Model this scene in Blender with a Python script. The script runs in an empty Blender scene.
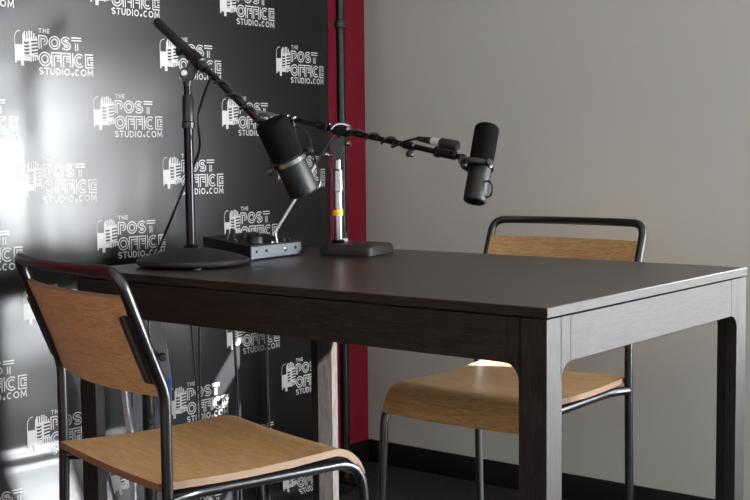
import bpy, bmesh, math, random
from mathutils import Vector, Matrix, noise
random.seed(4)
SC = bpy.context.scene
COL = SC.collection
V = Vector
PI = math.pi

# ------------------------------------------------------------------ camera
H, F, PITCH, ROLL = 0.99443, 1211.965, 0.079039, -0.010125
_fw = V((0, math.cos(PITCH), -math.sin(PITCH)))
_r0 = V((1, 0, 0)); _u0 = _r0.cross(_fw)
_rt = _r0 * math.cos(ROLL) + _u0 * math.sin(ROLL)
_up = _u0 * math.cos(ROLL) - _r0 * math.sin(ROLL)
EYE = V((0, 0, H))
cd = bpy.data.cameras.new('camera'); cam = bpy.data.objects.new('camera', cd); COL.objects.link(cam)
M3 = Matrix((_rt, _up, -_fw)).transposed()
cam.matrix_world = Matrix.Translation(EYE) @ M3.to_4x4()
cd.sensor_width = 36; cd.lens = F * 36 / 750; cd.clip_start = 0.02
SC.camera = cam

def ray(px, py):
    return _fw + _rt * ((px - 375) / F) - _up * ((py - 250) / F)
def at(px, py, Y):                       # a measured picture point at distance Y -> world
    d = ray(px, py); return EYE + d * (Y / d.y)
def on(px, py, z):                       # a measured picture point on the level z -> world
    d = ray(px, py); return EYE + d * ((z - H) / d.z)

# ------------------------------------------------------------------ materials
def lin(c):
    return c / 12.92 if c <= .04045 else ((c + .055) / 1.055) ** 2.4
def hexc(h):
    return tuple(lin(int(h[i:i + 2], 16) / 255) for i in (0, 2, 4)) + (1,)

def mat(name, col, rough=.5, metal=0, spec=.5, noise_amt=0, noise_scale=40, bump=0, bump_scale=200, coat=0, stretch=None, col2=None):
    m = bpy.data.materials.new(name); m.use_nodes = True
    nt = m.node_tree; b = nt.nodes['Principled BSDF']
    c = hexc(col)
    b.inputs['Base Color'].default_value = c
    b.inputs['Roughness'].default_value = rough
    b.inputs['Metallic'].default_value = metal
    b.inputs['Specular IOR Level'].default_value = spec
    if coat: b.inputs['Coat Weight'].default_value = coat; b.inputs['Coat Roughness'].default_value = .15
    tc = nt.nodes.new('ShaderNodeTexCoord'); mp = nt.nodes.new('ShaderNodeMapping')
    nt.links.new(tc.outputs['Object'], mp.inputs['Vector'])
    if stretch: mp.inputs['Scale'].default_value = stretch
    if noise_amt or col2:
        n = nt.nodes.new('ShaderNodeTexNoise'); n.inputs['Scale'].default_value = noise_scale
        n.inputs['Detail'].default_value = 5
        nt.links.new(mp.outputs['Vector'], n.inputs['Vector'])
        r = nt.nodes.new('ShaderNodeValToRGB')
        c2 = hexc(col2) if col2 else tuple(min(1, x * (1 + noise_amt)) for x in c[:3]) + (1,)
        c1 = c if col2 else tuple(x * (1 - noise_amt) for x in c[:3]) + (1,)
        r.color_ramp.elements[0].color = c1; r.color_ramp.elements[1].color = c2
        r.color_ramp.elements[0].position = .3; r.color_ramp.elements[1].position = .7
        nt.links.new(n.outputs['Fac'], r.inputs['Fac']); nt.links.new(r.outputs['Color'], b.inputs['Base Color'])
    if bump:
        n2 = nt.nodes.new('ShaderNodeTexNoise'); n2.inputs['Scale'].default_value = bump_scale
        nt.links.new(mp.outputs['Vector'], n2.inputs['Vector'])
        bp = nt.nodes.new('ShaderNodeBump'); bp.inputs['Strength'].default_value = bump; bp.inputs['Distance'].default_value = .002
        nt.links.new(n2.outputs['Fac'], bp.inputs['Height']); nt.links.new(bp.outputs['Normal'], b.inputs['Normal'])
    return m

def wood(name, dark, light, stretch, rough=.45, scale=1.0, ring=.5, bump=.15, spec=.5):
    """long fibres plus wavy cathedral figure, all in object space"""
    m = bpy.data.materials.new(name); m.use_nodes = True
    nt = m.node_tree; b = nt.nodes['Principled BSDF']; b.inputs['Roughness'].default_value = rough
    b.inputs['Specular IOR Level'].default_value = spec
    tc = nt.nodes.new('ShaderNodeTexCoord'); mp = nt.nodes.new('ShaderNodeMapping'); mp.inputs['Scale'].default_value = stretch
    nt.links.new(tc.outputs['Object'], mp.inputs['Vector'])
    n = nt.nodes.new('ShaderNodeTexNoise'); n.inputs['Scale'].default_value = 60 * scale; n.inputs['Detail'].default_value = 6
    nt.links.new(mp.outputs['Vector'], n.inputs['Vector'])
    w = nt.nodes.new('ShaderNodeTexNoise'); w.inputs['Scale'].default_value = 9 * scale; w.inputs['Detail'].default_value = 2
    w.inputs['Distortion'].default_value = 1.2
    nt.links.new(mp.outputs['Vector'], w.inputs['Vector'])
    ml = nt.nodes.new('ShaderNodeMath'); ml.operation = 'MULTIPLY'; ml.inputs[1].default_value = 7
    fr = nt.nodes.new('ShaderNodeMath'); fr.operation = 'PINGPONG'; fr.inputs[1].default_value = 1
    nt.links.new(w.outputs['Fac'], ml.inputs[0]); nt.links.new(ml.outputs[0], fr.inputs[0])
    mx = nt.nodes.new('ShaderNodeMix'); mx.data_type = 'FLOAT'; mx.inputs[0].default_value = ring
    nt.links.new(n.outputs['Fac'], mx.inputs[2]); nt.links.new(fr.outputs[0], mx.inputs[3])
    r = nt.nodes.new('ShaderNodeValToRGB')
    r.color_ramp.elements[0].color = hexc(dark); r.color_ramp.elements[1].color = hexc(light)
    r.color_ramp.elements[0].position = .25; r.color_ramp.elements[1].position = .75
    nt.links.new(mx.outputs[0], r.inputs['Fac']); nt.links.new(r.outputs['Color'], b.inputs['Base Color'])
    bp = nt.nodes.new('ShaderNodeBump'); bp.inputs['Strength'].default_value = bump; bp.inputs['Distance'].default_value = .001
    nt.links.new(n.outputs['Fac'], bp.inputs['Height']); nt.links.new(bp.outputs['Normal'], b.inputs['Normal'])
    return m

M = dict(
    wall_grey=mat('grey wall paint', 'A5A6A2', .85, bump=.12, bump_scale=350, spec=.2),
    wall_red=mat('crimson wall paint', '7E0F26', .7, bump=.12, bump_scale=350, spec=.3),
    white_paint=mat('white paint', 'D8D6D0', .8, spec=.2),
    ceiling=mat('ceiling tile', 'C9C7C2', .9, spec=.1),
    carpet=mat('charcoal carpet', '2A2A2D', .95, noise_amt=.6, noise_scale=160, bump=.6, bump_scale=260, spec=.1),
    baseboard=mat('black vinyl baseboard', '101012', .6, spec=.3),
    frame_dark=mat('dark window frame', '2A2B2E', .4),
    glass=None,
    table_x=wood('black brown ash along x', '15120F', '262220', (1.2, 14, 14), .55, 1, .4, spec=.11),
    table_top=wood('black brown ash tabletop', '14110E', '332C28', (1.2, 14, 14), .33, 1, .45, bump=.08, spec=.4),
    table_y=wood('black brown ash along y', '14120F', '252120', (14, 1.2, 14), .55, 1, .4, spec=.11),
    table_z=wood('black brown ash along z', '14120F', '252120', (14, 14, 1.2), .55, 1, .4, spec=.11),
    ply=wood('oak plywood', '80623F', 'AC875A', (1.0, 9, 12), .38, 1, .35, bump=.08),
    ply_edge=wood('plywood edge', '54402D', '70543A', (2, 2, 90), .6, 1, .1),
    tube=mat('black enamelled steel tube', '0B0B0D', .28, spec=.45),
    bracket=mat('black steel bracket', '0B0B0C', .45),
    vinyl=None,
    print=mat('white vinyl print', 'ABABAA', .36, spec=.45),
    stand_black=mat('black painted steel', '08080A', .35, spec=.4),
    cast=mat('black crackle cast iron', '0C0C0D', .5, bump=.35, bump_scale=500),
    chrome=mat('chrome', '86868A', .16, 1),
    dark_chrome=mat('black chrome', '222225', .16, 1),
    steel=mat('brushed steel', 'B9BABD', .3, 1),
    foam=mat('black foam windscreen', '0C0C0D', 1, bump=.5, bump_scale=700, spec=.05, noise_amt=.3, noise_scale=500),
    mic_body=mat('dark grey enamel', '0B0C0E', .5, spec=.3),
    boom_chrome=mat('glossy black boom', '0A0A0C', .18, spec=.4),
    band=mat('silver band', 'A3A29E', .35),
    ring=mat('silver ring', '77777B', .25, 1),
    rubber=mat('black rubber', '0D0D0E', .6),
    cable=mat('black cable jacket', '09090A', .3, spec=.5),
    amber=mat('amber tape', 'F0A818', .35),
    mixer_body=mat('black mixer shell', '070708', .45, spec=.35),
    mixer_panel=mat('grey mixer side panel', '6C7179', .4),
    board=mat('grey foam board', '6C6E72', .6, noise_amt=.08, noise_scale=30),
    board_blue=mat('blue printed corner', '1F56B8', .5),
    stand_grey=mat('dark grey plastic', '1A1A1C', .5),
    bag=mat('pale grey plastic sheet', 'A9ABB0', .25, noise_amt=.15, noise_scale=60),
)
def make_vinyl():
    m = bpy.data.materials.new('black banner vinyl'); m.use_nodes = True
    nt = m.node_tree; b = nt.nodes['Principled BSDF']
    b.inputs['Base Color'].default_value = hexc('08080A'); b.inputs['Roughness'].default_value = .29
    b.inputs['Specular IOR Level'].default_value = .45
    tc = nt.nodes.new('ShaderNodeTexCoord')
    mp = nt.nodes.new('ShaderNodeMapping'); mp.inputs['Scale'].default_value = (1, 1, .35)
    nt.links.new(tc.outputs['Object'], mp.inputs['Vector'])
    n = nt.nodes.new('ShaderNodeTexNoise'); n.inputs['Scale'].default_value = 420; n.inputs['Detail'].default_value = 2
    nt.links.new(mp.outputs['Vector'], n.inputs['Vector'])
    bp = nt.nodes.new('ShaderNodeBump'); bp.inputs['Strength'].default_value = .04; bp.inputs['Distance'].default_value = .001
    nt.links.new(n.outputs['Fac'], bp.inputs['Height']); nt.links.new(bp.outputs['Normal'], b.inputs['Normal'])
    return m
M['vinyl'] = make_vinyl()
def make_glass():
    m = bpy.data.materials.new('window glass'); m.use_nodes = True
    nt = m.node_tree; nt.nodes.clear()
    o = nt.nodes.new('ShaderNodeOutputMaterial'); t = nt.nodes.new('ShaderNodeBsdfTransparent')
    t.inputs['Color'].default_value = (.96, .97, .97, 1)
    g = nt.nodes.new('ShaderNodeBsdfGlossy'); g.inputs['Roughness'].default_value = .02
    mx = nt.nodes.new('ShaderNodeMixShader'); mx.inputs[0].default_value = .06
    nt.links.new(t.outputs[0], mx.inputs[1]); nt.links.new(g.outputs[0], mx.inputs[2]); nt.links.new(mx.outputs[0], o.inputs['Surface'])
    return m
M['glass'] = make_glass()

# ------------------------------------------------------------------ mesh kit
class MB:
    def __init__(self, org=(0, 0, 0)):
        self.bm = bmesh.new(); self.o = V(org); self.mats = []
    def _mi(self, m):
        if m is None: return 0
        if m not in self.mats: self.mats.append(m)
        return self.mats.index(m)
    def vert(self, p): return self.bm.verts.new(V(p) - self.o)
    def face(self, vs, m=None, smooth=False):
        try: f = self.bm.faces.new(vs)
        except ValueError: return None
        f.material_index = self._mi(m); f.smooth = smooth; return f
    def box(self, lo, hi, m=None, bevel=0, seg=2, R=None, c=(0, 0, 0)):
        lo, hi = V(lo), V(hi); c = V(c)
        vs = []
        for x in (lo.x, hi.x):
            for y in (lo.y, hi.y):
                for z in (lo.z, hi.z):
                    p = V((x, y, z))
                    if R: p = R @ p
                    vs.append(self.vert(c + p))
        fs = []
        for idx in ((0, 1, 3, 2), (4, 6, 7, 5), (0, 4, 5, 1), (2, 3, 7, 6), (0, 2, 6, 4), (1, 5, 7, 3)):
            fs.append(self.face([vs[i] for i in idx], m, bevel > 0))
        if bevel:
            es = list({e for f in fs for e in f.edges})
            r = bmesh.ops.bevel(self.bm, geom=es, offset=bevel, segments=seg, affect='EDGES', profile=.5)
            mi = self._mi(m)
            for f in r['faces']: f.smooth = True; f.material_index = mi
    def tube(self, pts, r, m=None, seg=12, closed=False, caps=True, flat=1.0):
        pts = [V(p) for p in pts]; n = len(pts)
        rs = r if isinstance(r, (list, tuple)) else [r] * n
        T = []
        for i in range(n):
            a = pts[(i - 1) % n] if (closed or i > 0) else pts[i]
            b = pts[(i + 1) % n] if (closed or i < n - 1) else pts[i]
            t = b - a
            T.append(t.normalized() if t.length > 1e-9 else V((0, 0, 1)))
        nrm = T[0].orthogonal().normalized()
        if abs(T[0].z) < .9:
            nrm = (V((0, 0, 1)) - T[0] * T[0].z).normalized()
        rings = []
        for i in range(n):
            nrm = (nrm - T[i] * nrm.dot(T[i]))
            if nrm.length < 1e-6: nrm = T[i].orthogonal()
            nrm.normalize(); bi = T[i].cross(nrm)
            rings.append([self.vert(pts[i] + (nrm * math.cos(a) + bi * math.sin(a) * flat) * rs[i]) for a in [2 * PI * k / seg for k in range(seg)]])
        for i in range(n if closed else n - 1):
            A, B = rings[i], rings[(i + 1) % n]
            for k in range(seg):
                self.face([A[k], A[(k + 1) % seg], B[(k + 1) % seg], B[k]], m, True)
        if caps and not closed:
            self.face(list(reversed(rings[0])), m); self.face(rings[-1], m)
    def lathe(self, prof, p0, axis, m=None, seg=32, mats=None):
        """prof: list of (radius, distance along the axis)"""
        p0 = V(p0); ax = V(axis).normalized(); a = ax.orthogonal().normalized(); b = ax.cross(a)
        rings = []
        for r, t in prof:
            c = p0 + ax * t
            if r < 1e-6: rings.append([self.vert(c)])
            else: rings.append([self.vert(c + (a * math.cos(q) + b * math.sin(q)) * r) for q in [2 * PI * k / seg for k in range(seg)]])
        for i in range(len(rings) - 1):
            A, B = rings[i], rings[i + 1]; mm = mats[i] if mats else m
            for k in range(seg):
                k2 = (k + 1) % seg
                if len(A) == 1 and len(B) == 1: continue
                if len(A) == 1: self.face([A[0], B[k2], B[k]], mm, True)
                elif len(B) == 1: self.face([A[k], A[k2], B[0]], mm, True)
                else: self.face([A[k], A[k2], B[k2], B[k]], mm, True)
        for q, rv in ((rings[0], True), (rings[-1], False)):
            if len(q) > 1: self.face(list(reversed(q)) if rv else q, m or (mats[0] if mats else None))
    def prism(self, poly, lo, hi, plane='xy', m=None, smooth=False):
        """extrude a 2D outline along the remaining axis"""
        def P(a, b, c): return {'xy': (a, b, c), 'xz': (a, c, b), 'yz': (c, a, b)}[plane]
        A = [self.vert(P(x, y, lo)) for x, y in poly]; B = [self.vert(P(x, y, hi)) for x, y in poly]
        n = len(poly)
        for i in range(n): self.face([A[i], A[(i + 1) % n], B[(i + 1) % n], B[i]], m, smooth)
        self.face(list(reversed(A)), m); self.face(B, m)
    def build(self, name, m=None, parent=None, auto=35, recalc=True):
        if recalc: bmesh.ops.recalc_face_normals(self.bm, faces=self.bm.faces)
        me = bpy.data.meshes.new(name); self.bm.to_mesh(me); self.bm.free()
        if m is not None and not self.mats: self.mats = [m]
        for x in self.mats: me.materials.append(x)
        try: me.set_sharp_from_angle(angle=math.radians(auto))
        except Exception: pass
        o = bpy.data.objects.new(name, me); COL.objects.link(o)
        if parent is not None: o.parent = parent
        else: o.location = self.o
        return o

def thing(name, label, cat, loc=(0, 0, 0), rz=0, group=None):
    o = bpy.data.objects.new(name, None); COL.objects.link(o); o.location = loc; o.rotation_euler = (0, 0, rz)
    o.empty_display_size = .05
    tag(o, label, cat, group); return o
def tag(o, label, cat, group=None):
    o['label'] = label; o['category'] = cat
    if group: o['group'] = group
    return o

def bez(pts, n=8):
    """Catmull-Rom through points"""
    P = [V(p) for p in pts]; out = []
    for i in range(len(P) - 1):
        p0 = P[i - 1] if i > 0 else P[0] * 2 - P[1]; p1, p2 = P[i], P[i + 1]
        p3 = P[i + 2] if i + 2 < len(P) else P[-1] * 2 - P[-2]
        for k in range(n):
            t = k / n
            out.append(.5 * ((2 * p1) + (p2 - p0) * t + (2 * p0 - 5 * p1 + 4 * p2 - p3) * t * t + (3 * p1 - p0 - 3 * p2 + p3) * t ** 3))
    out.append(P[-1]); return out
def fillet(pts, rad, n=6):
    """polyline with rounded corners"""
    P = [V(p) for p in pts]; out = [P[0]]
    for i in range(1, len(P) - 1):
        r = rad[i - 1] if isinstance(rad, (list, tuple)) else rad
        a = (P[i - 1] - P[i]).normalized(); b = (P[i + 1] - P[i]).normalized()
        s = P[i] + a * r; e = P[i] + b * r
        for k in range(n + 1):
            t = k / n; out.append(s * (1 - t) ** 2 + P[i] * 2 * t * (1 - t) + e * t * t)
    out.append(P[-1]); return out

# ------------------------------------------------------------------ the room
# room frame: x = distance from the red wall, y = 0 on the grey wall (negative into the room)
K = V((-0.027, 3.874, 0)); WY = math.radians(38.184)
RM = Matrix.Translation(K) @ Matrix.Rotation(-WY, 4, 'Z')
def room(x, y, z): return RM @ V((x, y, z))
def struct(name, mb, m=None):
    o = mb.build(name, m); o.matrix_world = RM; o['kind'] = 'structure'; return o
GX, GY, CZ = 5.6, -4.6, 2.65
FILLWIN = (2.6, 5.0, .85, 2.2)               # added opening for soft fill, in the wall behind the camera: x0 x1 z0 z1
WIN = (2.70, 3.95, .22, 1.34)
WIN3 = (1.40, 1.78, .45, 1.33)            # narrow clear window nearer the corner
GLOWPANE = (1.86, 2.68, .25, 1.33)            # added glowing pane between them, evens the banner glare and stops the sun             # openings in the grey wall: x0 x1 z0 z1

b = MB(); b.box((-.1, GY - .1, -.06), (GX + .1, .1, 0)); struct('floor', b, M['carpet'])
b = MB(); b.box((-.1, GY - .1, CZ), (GX + .1, .1, CZ + .08)); struct('ceiling', b, M['ceiling'])
b = MB(); b.box((-.1, GY, 0), (0, 0, CZ)); struct('wall_left', b, M['wall_red'])
b = MB()
b.box((-.1, 0, 0), (WIN3[0], .04, CZ)); b.box((WIN3[1], 0, 0), (GLOWPANE[0], .04, CZ)); b.box((GLOWPANE[1], 0, 0), (WIN[0], .04, CZ)); b.box((WIN[1], 0, 0), (GX + .1, .04, CZ))
for w_ in (WIN, WIN3, GLOWPANE):
    b.box((w_[0], 0, 0), (w_[1], .04, w_[2])); b.box((w_[0], 0, w_[3]), (w_[1], .04, CZ))
struct('wall_back', b, M['wall_grey'])
b = MB()
b.box((GX, GY, 0), (GX + .1, 0, CZ))
struct('wall_right', b, M['white_paint'])
b = MB()
b.box((-.1, GY - .1, 0), (FILLWIN[0], GY, CZ)); b.box((FILLWIN[1], GY - .1, 0), (GX + .1, GY, CZ))
b.box((FILLWIN[0], GY - .1, 0), (FILLWIN[1], GY, FILLWIN[2])); b.box((FILLWIN[0], GY - .1, FILLWIN[3]), (FILLWIN[1], GY, CZ))
struct('wall_front', b, M['white_paint'])
BH = .0745
b = MB(); b.box((0, GY, 0), (.009, 0, BH), bevel=.003); struct('baseboard_left', b, M['baseboard'])
b = MB(); b.box((.009, -.009, 0), (GX, 0, BH), bevel=.003); struct('baseboard_back', b, M['baseboard'])
# windows, plus an added glowing pane and an added fill opening
def window(name, horizontal, a0, a1, z0, z1, wallpos, mull=True):
    b = MB(); t = .03
    def bx(u0, u1, w0, w1, d0, d1, m):
        if horizontal: b.box((u0, wallpos + d0, w0), (u1, wallpos + d1, w1), m)
        else: b.box((wallpos + d0, u0, w0), (wallpos + d1, u1, w1), m)
    mid = (a0 + a1) / 2
    bx(a0, a0 + t, z0, z1, .004, .036, M['frame_dark']); bx(a1 - t, a1, z0, z1, .004, .036, M['frame_dark'])
    bx(a0, a1, z0, z0 + t, .004, .036, M['frame_dark']); bx(a0, a1, z1 - t, z1, .004, .036, M['frame_dark'])
    if mull: bx(mid - t / 2, mid + t / 2, z0, z1, .004, .036, M['frame_dark'])
    if mull:
        bx(a0 + t, mid - t / 2, z0 + t, z1 - t, .018, .022, M['glass']); bx(mid + t / 2, a1 - t, z0 + t, z1 - t, .018, .022, M['glass'])
    else: bx(a0 + t, a1 - t, z0 + t, z1 - t, .018, .022, M['glass'])
    struct(name, b)
window('window_1', True, WIN[0], WIN[1], WIN[2], WIN[3], 0, False)
window('window_3', True, WIN3[0], WIN3[1], WIN3[2], WIN3[3], 0, False)
def make_glow_pane():
    m = bpy.data.materials.new('added glow pane'); m.use_nodes = True  # emissive surface added to bridge the glare between the clear windows
    b_ = m.node_tree.nodes['Principled BSDF']; b_.inputs['Base Color'].default_value = hexc('E6E4DE'); b_.inputs['Roughness'].default_value = .8
    b_.inputs['Emission Color'].default_value = (.95, .97, 1, 1); b_.inputs['Emission Strength'].default_value = 30
    return m
M['glass_clear'] = M['glass']; M['glass'] = make_glow_pane()
window('glow_pane', True, GLOWPANE[0], GLOWPANE[1], GLOWPANE[2], GLOWPANE[3], 0, False)  # added glowing pane, opaque to the sun
M['glass'] = M['glass_clear']
window('added_fill_window', True, FILLWIN[0], FILLWIN[1], FILLWIN[2], FILLWIN[3], GY - .1)  # added, unseen: lets soft fill in from behind the camera

# ------------------------------------------------------------------ dining table
TY = math.radians(38.906); TL, TW, TH = 1.188, .81, .75
A0 = V((.270, 1.894, 0)); tx = V((math.cos(TY), -math.sin(TY), 0)); ty = V((math.sin(TY), math.cos(TY), 0))
TC = A0 - tx * (TL / 2) + ty * (TW / 2)
def tab(x, y, z=.75): return TC + tx * (x - TL / 2) + ty * (y - TW / 2) + V((0, 0, z))   # x from left end, y from front edge
t = thing('table', 'dark stained wooden table with rounded apron corners under the microphones', 'table', TC, -TY)
hx, hy = TL / 2, TW / 2
b = MB(); b.box((-hx, -hy, .733), (hx, hy, .75), m=M['table_top'], bevel=.0012, seg=1)
b.bm.normal_update(); b._mi(M['table_y']); b._mi(M['table_x'])
for f_ in b.bm.faces:                                            # the edges of the slab are cut wood, less polished than its face
    if abs(f_.normal.z) < .3: f_.material_index = 1 if abs(f_.normal.x) > abs(f_.normal.y) else 2
b.build('tabletop', None, t)
ins = .0015; AB = .655; AT = .7305; LW, LD, LC = .052, .047, .023; FR = .028
for sx in (-1, 1):
    for sy in (-1, 1):
        b = MB()
        X = lambda d: sx * (hx - ins - d); Y = lambda d: sy * (hy - ins - d)
        poly = [(X(0), Y(0)), (X(LW), Y(0)), (X(LW), Y(LC)), (X(LC), Y(LD)), (X(0), Y(LD))]
        b.prism(poly, 0, AT, 'xy')
        arc = [(FR * (1 - math.sin(a)), -FR * (1 - math.cos(a))) for a in [PI / 2 * k / 8 for k in range(9)]]
        p = [(X(LW - .004), AT), (X(LW + FR), AT), (X(LW + FR), AB)] + [(X(LW + q), AB + dz) for q, dz in arc[1:]] + [(X(LW - .004), AB - FR)]
        b.prism(p, Y(0), Y(LC), 'xz')
        p = [(Y(LD - .004), AT), (Y(LD + FR), AT), (Y(LD + FR), AB)] + [(Y(LD + q), AB + dz) for q, dz in arc[1:]] + [(Y(LD - .004), AB - FR)]
        b.prism(p, X(0), X(LC), 'yz')
        b.build('leg', M['table_z'], t, auto=25)
for sy in (-1, 1):
    y0, y1 = sorted((sy * (hy - ins), sy * (hy - ins - .022))); xx = hx - ins - LW - FR - .0006
    b = MB(); b.box((-xx, y0, AB), (xx, y1, AT), bevel=.0008, seg=1); b.build('apron', M['table_x'], t)
for sx in (-1, 1):
    x0, x1 = sorted((sx * (hx - ins), sx * (hx - ins - .022))); yy = hy - ins - LD - FR - .0006
    b = MB(); b.box((x0, -yy, AB), (x1, yy, AT), bevel=.0008, seg=1); b.build('apron', M['table_y'], t)
b = MB(); b.box((-hx + .03, -hy + .03, AT), (hx - .03, hy - .03, .733)); b.build('top_batten', M['bracket'], t)

# ------------------------------------------------------------------ chairs
def ply_sheet(name, fn, us, vs, th, parent):
    """curved plywood panel: fn(u,v)->(point, normal)"""
    b = MB(); F_, B_ = [], []
    for u in us:
        rf, rb = [], []
        for v in vs:
            p, n = fn(u, v); rf.append(b.vert(p)); rb.append(b.vert(p - n * th))
        F_.append(rf); B_.append(rb)
    nu, nv = len(us), len(vs)
    for i in range(nu - 1):
        for j in range(nv - 1):
            b.face([F_[i][j], F_[i + 1][j], F_[i + 1][j + 1], F_[i][j + 1]], M['ply'], True)
            b.face([B_[i][j], B_[i][j + 1], B_[i + 1][j + 1], B_[i + 1][j]], M['ply'], True)
    for i in range(nu - 1):
        for j in (0, nv - 1): b.face([F_[i][j], F_[i + 1][j], B_[i + 1][j], B_[i][j]], M['ply_edge'])
    for j in range(nv - 1):
        for i in (0, nu - 1): b.face([F_[i][j], F_[i][j + 1], B_[i][j + 1], B_[i][j]], M['ply_edge'])
    return b.build(name, None, parent, auto=40)

def make_chair(label):
    t = thing('chair', label, 'chair', group=None)
    HW, R = .205, .0098
    ZB, ZR, RB = .605, .812, .080       # bend height, rail height, how far the rail leans back
    SD, SZ, TH_ = .40, .455, .013
    # seat: flat pan with a waterfall front
    def prof(v):                       # v in 0..1 -> (y, z, ny, nz)
        L1, rr = .358, .085; ang = math.radians(72); L2 = rr * ang; s = v * (L1 + L2)
        if s <= L1: return -.012 + s, SZ - .006 * math.sin(PI * s / L1), 0, 1
        a = (s - L1) / rr
        return -.012 + L1 + rr * math.sin(a), SZ - rr * (1 - math.cos(a)), math.sin(a), math.cos(a)
    def seat(u, v):
        y, z, ny, nz = prof(v)
        w = HW - .009 - .010 * max(0, v - .75) * 4
        return V((u * w, y, z - .004 * (1 - u * u))), V((0, ny, nz))
    ply_sheet('seat', seat, [-1 + 2 * i / 12 for i in range(13)], [i / 24 for i in range(25)], TH_, t)
    # backrest panel: leans with the tubes and bows backwards
    def lean(z): return -RB * max(0, (z - ZB) / (ZR - ZB))
    def back(u, v):
        z = .603 + v * .168; bow = .030 * (1 - u * u)
        n = V((u * .28, 1, .42)).normalized()
        return V((u * (HW - .006), lean(z) - bow + .008, z)), n
    ply_sheet('backrest', back, [-1 + 2 * i / 16 for i in range(17)], [i / 8 for i in range(9)], .011, t)
    # one bent tube: rear legs, uprights and top rail
    pts = [V((-HW, -.012, 0)), V((-HW, 0, SZ - .02)), V((-HW, 0, ZB)), V((-HW, -RB, ZR))]
    left = fillet(pts + [V((-HW + .12, -RB - .022, ZR))], [.01, .02, .034])[:-1]
    rail = [V((x, -RB - .030 * (1 - (x / HW) ** 2), ZR)) for x in [-HW + .05 + (2 * HW - .1) * k / 10 for k in range(11)]]
    right = [V((-p.x, p.y, p.z)) for p in reversed(left)]
    zs = .50
    li = [i for i, p in enumerate(left) if p.z >= ZB - .05 - 1e-6][0]
    split = left[:li] + [V((-HW, 0, ZB - .05))]
    b = MB(); b.tube([V((-HW, 0, ZB - .05))] + left[li:] + rail + right[:len(right) - li] + [V((HW, 0, ZB - .05))], R, seg=14)
    b.build('back_frame', M['tube'], t, auto=60)
    for s in (-1, 1):
        b = MB(); b.tube([V((-s * p.x, p.y, p.z)) for p in split], R, seg=14)
        lg = b.build('leg', M['tube'], t, auto=60)
        b = MB(); b.lathe([(.012, 0), (.0125, .012), (.011, .022)], (s * HW, -.012, 0), (0, 0, 1), seg=14); b.build('foot_cap', M['rubber'], lg)
    for s in (-1, 1):
        x = s * (HW - .022)
        ptsf = fillet([V((s * HW, .004, SZ - .03)), V((x, .05, SZ - .031)), V((x, .420, SZ - .034)), V((x, .446, 0))], [.03, .06])
        k = max(i for i, p in enumerate(ptsf) if p.z > SZ - .05)
        b = MB(); b.tube(ptsf[:k + 1], R, seg=14); b.build('seat_rail', M['tube'], t, auto=60)
        b = MB(); b.tube(ptsf[k:], R, seg=14); lg = b.build('leg', M['tube'], t, auto=60)
        b = MB(); b.lathe([(.012, 0), (.0125, .012), (.011, .022)], (x, .445, 0), (0, 0, 1), seg=14); b.build('foot_cap', M['rubber'], lg)
    for y in (.06, .34):
        b = MB(); b.box((-HW + .022, y - .012, SZ - .044), (HW - .022, y + .012, SZ - .024), bevel=.003); b.build('cross_bar', M['bracket'], t)
    for s in (-1, 1):
        b = MB()
        x = s * (HW - .017)
        pl = [(-lean(.62) * -1 - .010, .622), (lean(.62) - .019, .624), (lean(.735) - .019, .735), (lean(.735) - .009, .738)]
        b.prism(pl, x - .007, x + .007, 'yz'); b.build('bracket', M['bracket'], t)
    return t
def copy_tree(o, parent=None):
    c = o.copy(); COL.objects.link(c); c.parent = parent
    for ch in list(o.children): copy_tree(ch, c)
    return c
ch = make_chair('plywood chair with black tube frame in the foreground at the left, seen from behind')
ch.location = (-.473, 2.125, 0); ch.rotation_euler = (0, 0, -math.radians(51.9)); ch['group'] = 'plywood chairs around the table'
ch2 = copy_tree(ch); ch2.scale = (1.045, 1, 1.012); ch2.location = (.430, 2.972, 0); ch2.rotation_euler = (0, 0, math.radians(141.6))
ch2['label'] = 'plywood chair with black tube frame behind the table, in front of the grey wall'

# ------------------------------------------------------------------ banner with its printed logos
BD = .11
def wav(s, z):
    f = 0
    t_ = max(0, -.55 - s); f -= .07 * t_ * t_ if t_ < .85 else .0506 + (t_ - .85) * .119
    f += .0016 * noise.noise(V((s * 2.0, z * 5.0, 1.3)))
    f += -.0009 * noise.noise(V((s * 5.0, z * 11.0, 7.7)))
    lf = max(0, min(1, (-.80 - s) / .35)); lf = lf * lf * (3 - 2 * lf)
    q = max(0, .30 - z)
    f += lf * q * .30                                       # the sheet kicks forward below its crease
    f += lf * .006 * math.exp(-((z - .302) / .012) ** 2)
    e = max(0, (s + .37) / .07); f -= .010 * e * e             # right edge rolls back a little
    return f
def surf(s, v):
    """s along the wall, v down the sheet (height while it hangs) -> room coords, normal-ish"""
    R = .05
    if v >= R: return V((BD + wav(s, v), s, v))
    a = (R - v)
    L = R * PI / 2
    if a <= L:
        q = a / R; base = V((BD + R * (1 - math.cos(q)), s, R - R * math.sin(q) + .004))
    else: base = V((BD + R + a - L, s, .004))
    return base + V((wav(s, R), 0, 0))
def surfn(s, v, off):
    p = surf(s, v); du = surf(s + .002, v) - p; dv = surf(s, v + .002) - p
    n = du.cross(dv).normalized()
    if n.x < 0 and n.z <= .2 or n.z < -.3: n = -n
    if n.x < 0 and abs(n.z) < .9: n = -n
    return p + n * off

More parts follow.
